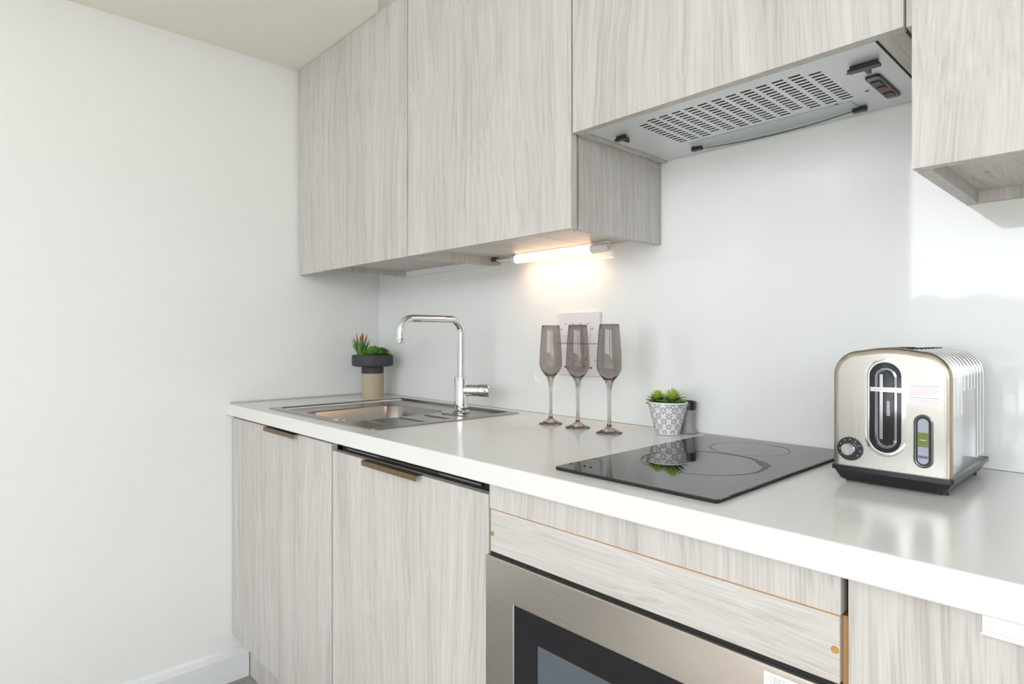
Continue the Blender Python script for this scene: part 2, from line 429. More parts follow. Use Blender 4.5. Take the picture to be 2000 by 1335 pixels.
pl = obj('plinth', box(B(), 0.018, 2.7, -0.520, -0.505, ZF + 0.001, 0.0995), M['wood'], origin=(1.3, -0.51, ZF + .001))
tag(pl, 'recessed grey ash plinth board along the floor below the base cabinets', 'plinth')

# ------------------------------------------------------------------ oven
ov = thing('oven', (1.65, -0.3, 0.12), 'built-in stainless steel oven with a black glass window below the worktop', 'oven')
obj('body', box(B(), 1.36, 1.94, -0.555, -0.05, 0.122, 0.725), M['dark'], ov)
OX0, OX1, OZ1 = 1.3475, 1.9500, 0.7290
b = B()
fo = [(OX0, 0.13), (OX1, 0.13), (OX1, OZ1), (OX0, OZ1)]; fi = [(1.4225, 0.22), (1.875, 0.22), (1.875, 0.6590), (1.4225, 0.6590)]
ring_prism(b, fo, fi, 'Y', -0.583, -0.556)
obj('steel_frame', b, M['ovensteel'], ov, bevel=0.0015)
b = B(); ring_prism(b, [(1.4225, 0.22), (1.875, 0.22), (1.875, 0.659), (1.4225, 0.659)], [(1.4785, 0.27), (1.825, 0.27), (1.825, 0.609), (1.4785, 0.609)], 'Y', -0.5815, -0.572)
obj('glass_border', b, M['glossblack'], ov)
obj('window', box(B(), 1.4787, 1.8248, -0.5805, -0.573, 0.2702, 0.6088), M['ovenwindow'], ov)
obj('top_trim', box(B(), OX0 + .004, 1.9485, -0.5735, -0.5565, 0.7290, 0.7345), M['dark'], ov)
b = B(); box(b, 1.8660, 1.944, -0.5838, -0.5831, 0.690, 0.7220, 0)
for k in range(7): box(b, 1.877, 1.892 + 0.002 * (k % 3), -0.5841, -0.5838, 0.7165 - 0.0032 * k, 0.7172 - 0.0032 * k, 1)
for k in range(5): box(b, 1.8745 + 0.005 * k, 1.8748 + 0.005 * k, -0.5841, -0.5838, 0.700, 0.719, 1)
box(b, 1.9, 1.925, -0.5841, -0.5838, 0.7125, 0.7165, 2); box(b, 1.9, 1.915, -0.5841, -0.5838, 0.705, 0.7085, 2)
obj('sticker', b, [M['sticker'], M['greyprint'], M['green']], ov, label='white sticker with grey and green print')

# ------------------------------------------------------------------ wall cabinets
UY, UZ = -0.34, 1.356
def wall_cab(name, x0, x1, zb, label, doorx=None, rail='wood', right_side=True, filler=None, ztop=2.110, inset=0.0195, doorz=None):
    t = thing(name, ((x0 + x1) / 2, -0.16, zb), label, 'cabinet')
    doorx = doorx or (x0 + 0.0012, x1 - 0.0012)
    obj('side_panel', box(B(), x0, x0 + 0.018, -0.3120, -0.0005, zb, ztop), M['wood'], t, bevel=0.0005)
    obj('side_panel', box(B(), x1 - 0.018, x1, -0.3120, -0.0005, zb, ztop), M['wood'], t, bevel=0.0005)
    obj('bottom_panel', box(B(), x0 + 0.018, x1 - 0.018, -0.3185, -0.0005, zb + inset, zb + inset + 0.018), M['woody'], t)
    obj('top_panel', box(B(), x0 + 0.018, x1 - 0.018, -0.3185, -0.0005, ztop - 0.018, ztop), M['woody'], t)
    if rail: obj('back_rail', box(B(), x0 + 0.018, x1 - 0.018, -0.014, -0.0005, zb + 0.0005, zb + inset), rail, t)
    obj('door', box(B(), doorx[0], doorx[1], UY, UY + 0.019, zb, ztop), M['wood'], t, bevel=0.0006)
    if filler: obj('filler_strip', box(B(), filler[0], filler[1], UY, UY + 0.019, zb - 0.001, ztop), M['wood'], t, bevel=0.0005)
    return t
wall_cab('wall_cabinet', 0.203, 0.7245, UZ, 'pale ash wall cabinet in the left corner with a narrow filler strip', rail=M['white'], doorx=(0.2042, 0.7230), filler=(0.0135, 0.2028))
wall_cab('wall_cabinet', 0.7255, 1.3400, UZ, 'wide pale ash wall cabinet above the lit tube light', rail=None, doorx=(0.7268, 1.3412))
hc = thing('hood_cabinet', (1.65, -0.16, 1.556), 'short pale ash wall cabinet holding the extractor hood', 'cabinet')
obj('side_panel', box(B(), 1.3415, 1.3580, -0.3185, -0.0005, 1.556, 2.11), M['wood'], hc, bevel=0.0005)
obj('side_panel', box(B(), 1.9300, 1.9480, -0.3185, -0.0005, 1.556, 2.11), M['wood'], hc, bevel=0.0005)
obj('bottom_rail', box(B(), 1.9130, 1.9298, -0.3185, -0.0005, 1.5565, 1.5745), M['woody'], hc)
obj('door', box(B(), 1.3450, 1.9508, UY, UY + 0.019, 1.555, 2.11), M['wood'], hc, bevel=0.0006)
fs = box(B(), 1.9526, 1.9600, -0.3330, -0.002, 1.556, 2.11)
obj('infill_strip', fs, M['wood'], hc)
r = wall_cab('wall_cabinet', 1.9610, 2.56, UZ, 'pale ash wall cabinet at the right edge with its underside showing', rail=M['wood'], doorx=(1.9610, 2.5588))
b = B(); box(b, 2.012, 2.0165, -0.160, -0.146, UZ + 0.0188, UZ + 0.0196); obj('cam_fitting', b, M['brass'], r, label='small brass fitting')

# ------------------------------------------------------------------ extractor hood
hd = thing('extractor_hood', (1.635, -0.15, 1.56), 'silver-grey built-in extractor hood with rows of slots under the short cabinet', 'extractor hood')
HX0, HX1, HY0, HY1, HZ = 1.3595, 1.9115, -0.3170, -0.002, 1.5600
NX, NY = 13, 13
xs = [HX0]; ys = [HY0]; colx = []; 
for i in range(NX):
    a = 1.4575 + i * 0.0280; xs += [a, a + 0.0195]
xs += [HX1]
for j in range(NY):
    a = -0.2760 + j * 0.0136; ys += [a, a + 0.0072]
ys += [HY1]
def hole(i, j):
    if i % 2 == 0 or j % 2 == 0: return False
    ci, cj = i // 2, j // 2
    if cj == 0 and ci in (0, 12): return False
    if cj == NY - 1 and ci in (3, 9): return False
    return True
b = grid_plate(B(), xs, ys, hole, HZ, HZ + 0.0007)
obj('grille_plate', b, M['hood'], hd)
obj('housing', box(B(), HX0 + .004, HX1 - .004, HY0 + .004, HY1 - .004, HZ + 0.0012, HZ + 0.09), M['dark'], hd)
b = B(); box(b, HX0 + 0.0, HX1, HY0 - 0.0, HY0 + 0.012, HZ - 0.0035, HZ - 0.0003)
obj('front_lip', b, M['hood'], hd, bevel=0.0008)
b = B(); box(b, HX1 - 0.002, HX1 + 0.0012, HY0, HY1, HZ - 0.004, HZ + 0.012)
obj('side_lip', b, M['dark'], hd)
def clip(x, y, lx, ly, stem):
    b = B(); prism(b, rrect(x - lx / 2, x + lx / 2, y - ly / 2, y + ly / 2, 0.002, 3), 'Z', HZ - 0.010, HZ - 0.006)
    if stem == 'y': prism(b, rrect(x - 0.0032, x + 0.0032, y + ly / 2 - 0.004, y + ly / 2 + 0.020, 0.002, 3), 'Z', HZ - 0.0095, HZ - 0.0004); box(b, x - lx / 2 + .003, x + lx / 2 - .003, y - ly / 2 + .003, y + ly / 2 - .003, HZ - 0.006, HZ - 0.0004)
    else: box(b, x - lx / 2, x + lx / 2, y - ly / 2 + .001, y + ly / 2 - .001, HZ - 0.006, HZ - 0.0004)
    return b
obj('filter_catch', clip(1.872, -0.243, 0.046, 0.015, 'y'), M['black'], hd, bevel=0.0006)
obj('filter_catch', clip(1.397, -0.240, 0.030, 0.012, 'y'), M['black'], hd, bevel=0.0006)
b = B(); prism(b, rrect(1.8540, 1.8770, -0.186, -0.060, 0.007, 5), 'Z', HZ - 0.0040, HZ - 0.0003, 0)
ring = rrect(1.8530, 1.8770, -0.174, -0.064, 0.005, 5)
sp = obj('control_panel', b, M['black'], hd, bevel=0.001)
b = B(); prism(b, rrect(1.8560, 1.8750, -0.183, -0.063, 0.005, 4), 'Z', HZ - 0.0044, HZ - 0.0040, 0)
obj('face', b, mat('control_face_grey', (0.16, 0.165, 0.17, 1), 0.35), sp)
for y, h in ((-0.155, 0.022), (-0.130, 0.012), (-0.088, 0.022)):
    obj('slider', box(B(), 1.8575, 1.8725, y - h / 2, y + h / 2, HZ - 0.0070, HZ - 0.0045, 0), M['black'], sp, bevel=0.001)
for y in (-0.1165, -0.1115): obj('red_stripe', box(B(), 1.8560, 1.8745, y, y + 0.0022, HZ - 0.0048, HZ - 0.0045), M['red'], sp)
for (x, y) in ((1.468, -0.052), (1.804, -0.044)):
    b = B(); prism(b, rrect(x - 0.012, x + 0.012, y - 0.006, y + 0.006, 0.002, 3), 'Z', HZ - 0.009, HZ - 0.0004)
    obj('cover_clip', b, M['black'], hd, bevel=0.0006)
b = B()
pts = []
for i in range(17):
    t = i / 16; x = 1.468 + (1.804 - 1.468) * t; bow = 4 * t * (1 - t); pts.append((x, -0.048 + 0.022 * bow, HZ - 0.005 - 0.0012 * bow))
tube(b, pts, 0.0016, 8); obj('lamp_cover_edge', b, M['rimgrey'], hd, smooth=True)
top = [(p[0], p[1]) for p in pts]
b = B(); prism(b, top + [(1.804, -0.090), (1.468, -0.090)], 'Z', HZ - 0.0016, HZ - 0.0004)
obj('lamp_cover', b, mat('frosted_lamp_cover', (0.48, 0.54, 0.53, 1), 0.3), hd)
for (x, y) in ((1.841, -0.219), (1.839, -0.119), (1.779, -0.093)): obj('pin_hole', box(B(), x - .003, x + .003, y - .0015, y + .0015, HZ - 0.0006, HZ - 0.0001), M['dark'], hd)

# ------------------------------------------------------------------ tube light under the cabinet
tl = thing('tube_light', (1.0, -0.05, UZ + 0.019), 'lit warm white tube light under the wide wall cabinet', 'light')
TY, TZ = -0.047, 1.3600
obj('backing', box(B(), 0.86, 1.215, TY - 0.004, TY + 0.006, TZ + 0.0110, UZ + 0.0190), M['white'], tl, bevel=0.001)
b = B(); cyl(b, (0.868, TY, TZ), (1.158, TY, TZ), 0.0125, 24); obj('tube', b, M['lamp'], tl, smooth=True)
ld = bpy.data.lights.new('tube_glow', 'AREA'); ld.shape = 'RECTANGLE'; ld.size = 0.28; ld.size_y = 0.016
ld.energy = 0.42; ld.color = (1.0, 0.66, 0.42)
lo_ = bpy.data.objects.new('tube_glow', ld); COL.objects.link(lo_); lo_.parent = tl
lo_.location = Vector((1.013, TY, TZ - 0.0132)) - Vector(tl.location)
b = B(); tube(b, [(1.1585, TY, TZ), (1.190, TY, TZ), (1.198, TY, TZ), (1.214, TY, TZ)], [0.0128, 0.0128, 0.0115, 0.0105], 24); obj('end_cap', b, M['white'], tl, smooth=True)
b = B(); tube(b, [(0.838, TY, TZ + .003), (0.850, TY, TZ + .002), (0.8675, TY, TZ)], [0.006, 0.010, 0.0128], 24); obj('end_cap', b, M['white'], tl, smooth=True)
b = B(); tube(b, [(0.745, -0.030, 1.371), (0.775, -0.045, 1.366), (0.80, -0.05, 1.361), (0.838, TY, TZ + .003)], 0.0032, 10); obj('cable', b, M['white'], tl, smooth=True)
b = B(); box(b, 0.757, 0.775, -0.055, -0.035, 1.362, 1.3745); obj('plug', b, M['drk'], tl, bevel=0.002)

# ------------------------------------------------------------------ sink
sn = thing('sink', (0.56, -0.3, 0.9), 'stainless steel inset sink with bowl and ribbed drainer, left end of worktop', 'sink')
# rim: stepped lofts around the recess, flat deck with an opening for the bowl
def loop(x0, x1, y0, y1, r, z, s=5): return [(x, y, z) for x, y in rrect(x0, x1, y0, y1, r, s)]
OX, OXX, OY, OYY = 0.247, 0.888, -0.548, -0.048
BX0, BX1, BY0, BY1 = 0.395, 0.690, -0.512, -0.165
b = B()
loops = [loop(OX, OXX, OY, OYY, 0.012, 0.9003), loop(OX + .001, OXX - .001, OY + .001, OYY - .001, 0.011, 0.9028),
         loop(OX + .028, OXX - .030, OY + .026, OYY - .020, 0.010, 0.9034), loop(OX + .033, OXX - .035, OY + .030, OYY - .024, 0.010, 0.8975)]
loft(b, loops, False, False)
# deck between recess edge and bowl edge
last = loops[-1]; bowl = loop(BX0, BX1, BY0, BY1, 0.055, 0.8970, 5)
loft(b, [last, bowl], False, False)
obj('rim', b, M['steel'], sn, smooth=True)
b = B()
loft(b, [loop(BX0, BX1, BY0, BY1, 0.055, 0.8970, 8), loop(BX0 + .004, BX1 - .004, BY0 + .004, BY1 - .004, 0.052, 0.892, 8),
         loop(BX0 + .012, BX1 - .012, BY0 + .012, BY1 - .012, 0.050, 0.765, 8), loop(BX0 + .03, BX1 - .03, BY0 + .03, BY1 - .03, 0.045, 0.750, 8),
         loop(BX0 + .13, BX1 - .13, BY0 + .15, BY1 - .15, 0.01, 0.746, 8)], False, True)
obj('bowl', b, M['steel'], sn, smooth=True)
b = B(); lathe(b, [(0, 0.7465), (0.038, 0.7465), (0.042, 0.7495), (0.036, 0.7515), (0.0, 0.751)], 0.5425, -0.338, 32); obj('drain', b, M['chrome'], sn, smooth=True)
for y in (-0.455, -0.353, -0.268, -0.205):
    b = B(); prism(b, [(y - 0.009, 0.8972), (y - 0.003, 0.9000), (y + 0.003, 0.9000), (y + 0.009, 0.8972)], 'X', 0.712, 0.846)
    obj('drainer_rib', b, M['steel'], sn, smooth=False, bevel=0.0008)
b = B(); lathe(b, [(0.0, 0.9055), (0.012, 0.9055), (0.0165, 0.904), (0.018, 0.8995), (0.018, 0.8972)], 0.664, -0.520, 32); obj('waste_knob', b, M['chrome'], sn, smooth=True, label='round chrome pop-up knob')

# ------------------------------------------------------------------ tap
TX, TYY = 0.730, -0.150
tp = thing('mixer_tap', (TX, TYY, 0.8975), 'tall square-necked chrome mixer tap standing on the sink deck', 'tap')
b = B(); lathe(b, [(0, 0.8978), (0.0255, 0.8978), (0.0260, 0.9010), (0.0225, 0.9045), (0.0205, 0.906), (0.0205, 1.0045), (0.0195, 1.0062), (0.0125, 1.0066), (0, 1.0066)], TX, TYY, 48)
obj('body', b, M['chrome'], tp, smooth=True)
b = B()
sd = Vector((0.03, -1, 0)).normalized(); path = [Vector((TX, TYY, 1.0068))]
zt, rr_, L_ = 1.1800, 0.042, 0.222
path.append(Vector((TX, TYY, zt - rr_)))
for i in range(1, 13):
    a = math.radians(90 * i / 12); path.append(Vector((TX, TYY, zt - rr_)) + sd * rr_ * (1 - math.cos(a)) + Vector((0, 0, rr_ * math.sin(a))))
end = Vector((TX, TYY, zt)) + sd * (L_ - rr_)
for i in range(0, 13):
    a = math.radians(90 * i / 12); path.append(end + sd * rr_ * math.sin(a) - Vector((0, 0, rr_ * (1 - math.cos(a)))))
path.append(path[-1] - Vector((0, 0, 0.012)))
tube(b, path, 0.0108, 24); obj('spout', b, M['chrome'], tp, smooth=True)
e = path[-1]; b = B(); tube(b, [e + Vector((0, 0, -.0004)), e + Vector((0, 0, -0.0006)), e + Vector((0, 0, -0.0145)), e + Vector((0, 0, -0.016))], [0.0105, 0.0120, 0.0120, 0.0110], 24)
obj('aerator', b, M['chrome'], tp, smooth=True)
hdv = Vector((0.80, 0.60, 0)).normalized(); c0 = Vector((TX, TYY, 0.9655))
b = B(); tube(b, [c0 + hdv * 0.012, c0 + hdv * 0.0575], 0.0178, 32); obj('side_arm', b, M['chrome'], tp, smooth=True)
b = B(); tube(b, [c0 + hdv * 0.0580, c0 + hdv * 0.0588, c0 + hdv * 0.086, c0 + hdv * 0.0885], [0.0180, 0.0195, 0.0195, 0.0180], 32); hn = obj('handle', b, M['chrome'], tp, smooth=True)
q = c0 + hdv * 0.073 + Vector((0.6, -0.8, 0)) * 0.0195
b = B(); tube(b, [q, q + Vector((0.6, -0.8, 0.05)) * 0.006], [0.005, 0.0035], 12); obj('lever_pin', b, M['chrome'], hn, smooth=True)

# ------------------------------------------------------------------ plants
def blade(bm, base, d, ln, w, th=0.25, curl=0.0, n=6, mi=0, tipmi=None, fat=0.4):
    """pointed fleshy leaf: a tapering lens-shaped loft"""
    base = Vector(base); d = Vector(d).normalized(); _, u, up = frame_of(d); loops = []; mis = []
    for i in range(n + 1):
        t = i / n
        ww = w * (math.sin(math.pi * min(1, t * (0.5 / fat))) if t < fat else math.cos(math.pi / 2 * (t - fat) / (1 - fat)) ** 0.9) + 0.0002
        ww = max(ww, w * 0.35 * (1 - t) + 0.0002)
        c = base + d * ln * t + up * curl * ln * t * t
        loops.append([c + u * ww, c + up * ww * th * 0.6, c - u * ww, c - up * ww * th * 1.6])
    V = [[bm.verts.new(p) for p in l] for l in loops]
    for k, (a, c_) in enumerate(zip(V, V[1:])):
        for i in range(4):
            f = bm.faces.new([a[i], a[(i + 1) % 4], c_[(i + 1) % 4], c_[i]])
            f.material_index = tipmi if (tipmi is not None and k >= n - 2) else mi
    bm.faces.new(V[0][::-1]).material_index = mi; bm.faces.new(V[-1]).material_index = mi

def rosette(bm, c, R, h, rings, w, mi_fn, tilt0=5, tilt1=85, th=0.3, curl=0.15, fat=0.45, n0=13):
    c = Vector(c)
    for k in range(rings):
        t = k / (rings - 1); el = math.radians(tilt0 + (tilt1 - tilt0) * t); cnt = max(4, int(n0 - (n0 - 5) * t))
        for i in range(cnt):
            az = 2 * math.pi * (i + 0.5 * (k % 2)) / cnt + random.uniform(-.12, .12)
            d = (math.cos(el) * math.cos(az), math.cos(el) * math.sin(az), math.sin(el))
            blade(bm, c + Vector((0, 0, h * t * 0.35)), d, R * (1.0 - 0.32 * t) * random.uniform(0.9, 1.08), w * (1 - 0.35 * t), th, curl, 6, mi_fn(t, i), fat=fat)

# white patterned pot
PX, PY = 1.402, -0.068
pp = thing('potted_succulent', (PX, PY, 0.9), 'small white pot with grey star pattern holding two spiky green succulents', 'potted plant')
b = B(); PR = [(0.0260, 0.9005), (0.0275, 0.9015), (0.0455, 0.9725), (0.0455, 0.9760), (0.0425, 0.9762), (0.0410, 0.9700), (0.0, 0.9700)]
lathe(b, [(0, 0.9005)] + PR[:-1] + [(0.0405, 0.9620), (0, 0.9620)], PX, PY, 56, 0)
def onpot(a, s, lift=0.0004):
    z = 0.904 + s; r = 0.0275 + (0.0455 - 0.0275) * (z - 0.9015) / (0.9725 - 0.9015) + lift
    return (PX + r * math.cos(a), PY + r * math.sin(a), z)
rows = 5; hrow = 0.0127
for rI in range(rows + 1):
    s0 = 0.0035 + rI * hrow; cols = 10
    for cI in range(cols):
        a0 = 2 * math.pi * (cI + 0.5 * (rI % 2)) / cols
        z = 0.904 + s0; r0 = 0.0275 + 0.018 * (z - 0.9015) / 0.071
        for k in range(8):
            th_ = math.radians(45 * k + 22.5 * 0); ca, sa = math.cos(th_), math.sin(th_)
            half = 2 * math.pi * r0 / cols / 2
            r1, r2 = 0.0013, (half * 0.78 if k % 2 == 0 else half * 0.86); wd = 0.00112
            P = []
            for (rad, off) in ((r1, 0), ((r1 + r2) / 2, wd), (r2, 0), ((r1 + r2) / 2, -wd)):
                du = rad * ca - off * sa; dv = rad * sa + off * ca
                sv = s0 + dv
                if not (0.0 <= sv <= 0.0690): sv = min(max(sv, 0.0), 0.0690)
                P.append(onpot(a0 + du / r0, sv))
            vsx = [b.verts.new(p) for p in P]
            try: b.faces.new(vsx).material_index = 1
            except ValueError: pass
obj('pot', b, [M['potwhite'], M['potgrey']], pp, smooth=True)
b = B(); lathe(b, [(0.0, 0.9705), (0.020, 0.9715), (0.0405, 0.9690)], PX, PY, 32); obj('soil', b, M['soil'], pp, smooth=True)
for (dx, dy, R, s) in ((-0.0225, -0.010, 0.031, 0), (0.015, -0.003, 0.038, 1)):
    b = B(); rosette(b, (PX + dx, PY + dy, 0.9725), R, 0.030, 7, 0.0040, lambda t, i: 0 if t > 0.45 else (1 if (i + int(t * 9)) % 3 else 2), 2, 84, 0.35, 0.10, 0.4, 18)
    obj('rosette', b, [M['greenlight'], M['greenmid'], M['greendark']], pp)

# two-tone pedestal planter in the corner
QX, QY = 0.138, -0.108
cp = thing('planter', (QX, QY, 0.9), 'charcoal dish planter on a sandy concrete column holding succulents, in the corner', 'potted plant')
b = B(); lathe(b, [(0, 0.9003), (0.0405, 0.9003), (0.0412, 0.902), (0.0415, 0.990), (0, 0.990)], QX, QY, 56); obj('column', b, M['concrete'], cp, smooth=True)
b = B(); lathe(b, [(0, 0.9902), (0.0412, 0.9902), (0.0412, 1.0165), (0.0660, 1.0168), (0.0750, 1.0200), (0.0765, 1.0255), (0.0765, 1.0560), (0.0745, 1.0595), (0.0720, 1.0600), (0.0700, 1.0570), (0.0695, 1.0500), (0, 1.0500)], QX, QY, 64)
obj('dish', b, M['charcoal'], cp, smooth=True)
b = B(); lathe(b, [(0, 1.0520), (0.05, 1.0525), (0.069, 1.0508)], QX, QY, 40); obj('soil', b, M['soil'], cp, smooth=True)
vr = Vector((0.684, 0.7296, 0))                       # to the right as the kitchen is entered
C0 = Vector((QX, QY, 1.052))
b = B(); ac = C0 - vr * 0.036 + Vector((0.01, -0.015, 0))
for i in range(26):
    az = i * 2.399; lean = 0.10 + 0.62 * (i / 26); d = Vector((math.cos(az) * lean, math.sin(az) * lean, 1))
    ln = 0.102 * (1 - 0.48 * (i / 26)) * random.uniform(0.9, 1.06)
    blade(b, ac + Vector((math.cos(az), math.sin(az), 0)) * 0.004, d, ln, 0.0050, 0.5, 0.05, 7, (0, 1, 2)[i % 3], 3 if i < 9 else None, fat=0.25)
obj('aloe', b, [M['greenmid'], M['greendark'], M['greengrey'], M['redtip']], cp)
for (off, R, k) in ((0.012, 0.046, 0), (0.044, 0.038, 1)):
    b = B(); rosette(b, C0 + vr * off + Vector((0.004, -0.010, 0)), R, 0.034, 5, 0.0125, (lambda t, i: 0 if (i % 3) else 1) if k == 0 else (lambda t, i: 1 if (i % 2) else 2), 30, 82, 0.35, 0.12, 0.6)
    obj('rosette', b, [M['greenmid'], mat('leaf_green_%s' % 'ab'[k], (0.10, 0.27, 0.03, 1), 0.4), M['greendark']], cp)

# grey flared vase behind the white pot
vx, vy = 1.400, -0.024
vs_ = B(); lathe(vs_, [(0, 0.9004), (0.0195, 0.9004), (0.0215, 0.903), (0.0170, 0.908), (0.0150, 0.915), (0.0160, 0.965), (0.0178, 0.9735), (0.0165, 0.9740), (0.0145, 0.965), (0.0135, 0.915), (0, 0.912)], 1.4290, vy, 40)
o = obj('stem_vase', vs_, M['greyvase'], origin=(1.429, vy, 0.9), smooth=True); obj('collar', lathe(B(), [(0.0169, 0.956), (0.0180, 0.956), (0.0185, 0.9755), (0.0150, 0.9755), (0.0150, 0.9745), (0.0169, 0.970)], 1.429, vy, 40, closed=True), M['black'], o, smooth=True); tag(o, 'slim grey vase with black collar and flared foot standing behind the star-patterned pot', 'vase')

# ------------------------------------------------------------------ champagne flutes
def flute_mesh():
    b = B()
    out = [(0.0, 0.0004), (0.0290, 0.0004), (0.0308, 0.0014), (0.0305, 0.0026), (0.022, 0.0062), (0.012, 0.0112), (0.0060, 0.0165), (0.0045, 0.0240), (0.0040, 0.045), (0.0043, 0.075), (0.0052, 0.098), (0.0075, 0.115), (0.0105, 0.1225), (0.0165, 0.1300), (0.0230, 0.1380), (0.0275, 0.1460), (0.0292, 0.1530), (0.0294, 0.162), (0.0282, 0.195), (0.0248, 0.240), (0.0228, 0.2563), (0.0225, 0.2568)]
    inn = [(0.0222, 0.2568), (0.0220, 0.2560), (0.0240, 0.240), (0.0274, 0.195), (0.0286, 0.162), (0.0284, 0.1535), (0.0267, 0.1468), (0.0222, 0.1392), (0.0155, 0.1316), (0.008, 0.1268), (0.0, 0.1255)]
    lathe(b, out + inn, 0, 0, 56)
    bmesh.ops.recalc_face_normals(b, faces=b.faces[:])
    bm2 = bpy.data.meshes.new('champagne_flute'); b.to_mesh(bm2); b.free(); bm2.materials.append(M['smoke'])
    bm2.polygons.foreach_set('use_smooth', [True] * len(bm2.polygons)); return bm2
fm = flute_mesh()
for (x, y, l) in ((1.102, -0.148, 'leftmost of the three smoky grey glass flutes on the worktop, farthest from the plant'),
                  (1.196, -0.150, 'middle one of the three smoky grey glass flutes, in front of the wall sockets'),
                  (1.302, -0.160, 'rightmost of the three smoky grey glass flutes, nearest the patterned plant pot')):
    o = bpy.data.objects.new('champagne_flute', fm); COL.objects.link(o); o.location = (x, y, 0.9)
    tag(o, l, 'glass', 'smoky champagne flutes on the worktop')

# ------------------------------------------------------------------ socket plates
def plate(name, z0, z1, label, kind):
    t = thing(name, (1.0755, -0.0005, z0), label, 'socket' if kind == 's' else 'switch')
    b = B(); o_ = rrect(0.9980, 1.1530, z0, z1, 0.007, 5); i_ = rrect(1.0000, 1.1510, z0 + .002, z1 - .002, 0.006, 5)
    loft(b, [[(x, -0.0002, z) for x, z in o_], [(x, -0.0065, z) for x, z in o_], [(x, -0.0090, z) for x, z in i_]], True, True)
    obj('face_plate', b, M['socket'], t)
    return t
sw = plate('switch_plate', 1.1090, 1.1970, 'white grid switch plate with a row of red marks, above the socket plate', 'w')
for sx in (1.0135, 1.1265): obj('screw', cyl(B(), (sx, -0.0102, 1.149), (sx, -0.0088, 1.149), 0.0032, 16), M['greyprint'], sw, smooth=True)
for k in range(4):
    x = 1.0300 + 0.0265 * k
    b = B(); box(b, x - 0.0115, x + 0.0115, -0.0120, -0.0088, 1.130, 1.158, 0); obj('rocker', b, M['socket'], sw, bevel=0.0012)
    b = B(); box(b, x - 0.0035, x + 0.0035, -0.0093, -0.0089, 1.1630, 1.1650, 0); obj('red_mark', b, M['red'], sw)
so = plate('socket_outlet', 1.0180, 1.1070, 'white double power socket below the switch plate, behind the flutes', 's')
for cx in (1.039, 1.111):
    b = B(); box(b, cx - 0.0022, cx + 0.0022, -0.0094, -0.0088, 1.0620, 1.0700); 
    for s in (-1, 1): box(b, cx + s * 0.0110 - 0.0034, cx + s * 0.0110 + 0.0034, -0.0094, -0.0088, 1.0400, 1.0440)
    obj('pin_holes', b, M['dark'], so)
for cx in (1.061, 1.090):
    b = B(); box(b, cx - 0.006, cx + 0.006, -0.0118, -0.0088, 1.080, 1.098); obj('rocker', b, M['socket'], so, bevel=0.001)
for sx in (1.0135, 1.1375): obj('screw', cyl(B(), (sx, -0.0102, 1.0625), (sx, -0.0088, 1.0625), 0.0030, 16), M['greyprint'], so, smooth=True)

# ------------------------------------------------------------------ hob
hb = thing('ceramic_hob', (1.635, -0.288, 0.9), 'black glass two-ring hob set on the worktop beside the toaster', 'hob')
b = B(); r1 = rrect(1.4860, 1.7860, -0.5480, -0.0310, 0.007, 6); r2 = rrect(1.4872, 1.7848, -0.5468, -0.0322, 0.006, 6)
loft(b, [[(x, y, 0.9003) for x, y in r2], [(x, y, 0.9015) for x, y in r1], [(x, y, 0.9048) for x, y in r1], [(x, y, 0.9060) for x, y in r2]], True, True)
gl = obj('glass', b, [M['hobglass'], M['dark']], hb)
for f_ in gl.data.polygons:
    if abs(f_.normal.z) < 0.3: f_.material_index = 1
def worn_ring(cx, cy, R, amp, seed, base, arcs):
    random.seed(seed); b = B(); n = 220; ph = [random.uniform(0, 6.28) for _ in range(8)]
    prev = None
    for i in range(n + 1):
        a = 2 * math.pi * (i % n) / n
        heavy = sum(w * math.exp(-((math.atan2(math.sin(a - m), math.cos(a - m))) / s) ** 2) for m, s, w in arcs)
        jag = 0.35 * math.sin(23 * a + ph[0]) + 0.3 * math.sin(41 * a + ph[1]) + 0.35 * math.sin(67 * a + ph[2])
        wd = base * (1 + 0.5 * jag) + amp * heavy * (1 + 0.45 * jag); wd = max(wd, 0.00045)
        ro, ri = R + wd * 0.5 + 0.0006 * math.sin(9 * a + ph[3]), R - wd * 0.5 + 0.0006 * math.sin(9 * a + ph[3])
        cur = (b.verts.new((cx + ro * math.cos(a), cy + ro * math.sin(a), 0.90625)), b.verts.new((cx + ri * math.cos(a), cy + ri * math.sin(a), 0.90625)))
        if prev: b.faces.new([prev[0], cur[0], cur[1], prev[1]])
        prev = cur
    return b
obj('cooking_ring', worn_ring(1.640, -0.333, 0.104, 0.0150, 3, 0.0014, [(math.radians(38), 0.30, 1.0), (math.radians(85), 0.5, 0.35), (math.radians(5), 0.4, 0.25), (math.radians(190), 0.3, 0.3)]), M['scuff'], hb, label='large worn grey ring')
obj('cooking_ring', worn_ring(1.638, -0.148, 0.073, 0.0014, 5, 0.0009, [(1.0, 0.6, 0.8), (4.0, 0.5, 0.6)]), M['scuff'], hb, label='smaller faint grey ring')
random.seed(21)

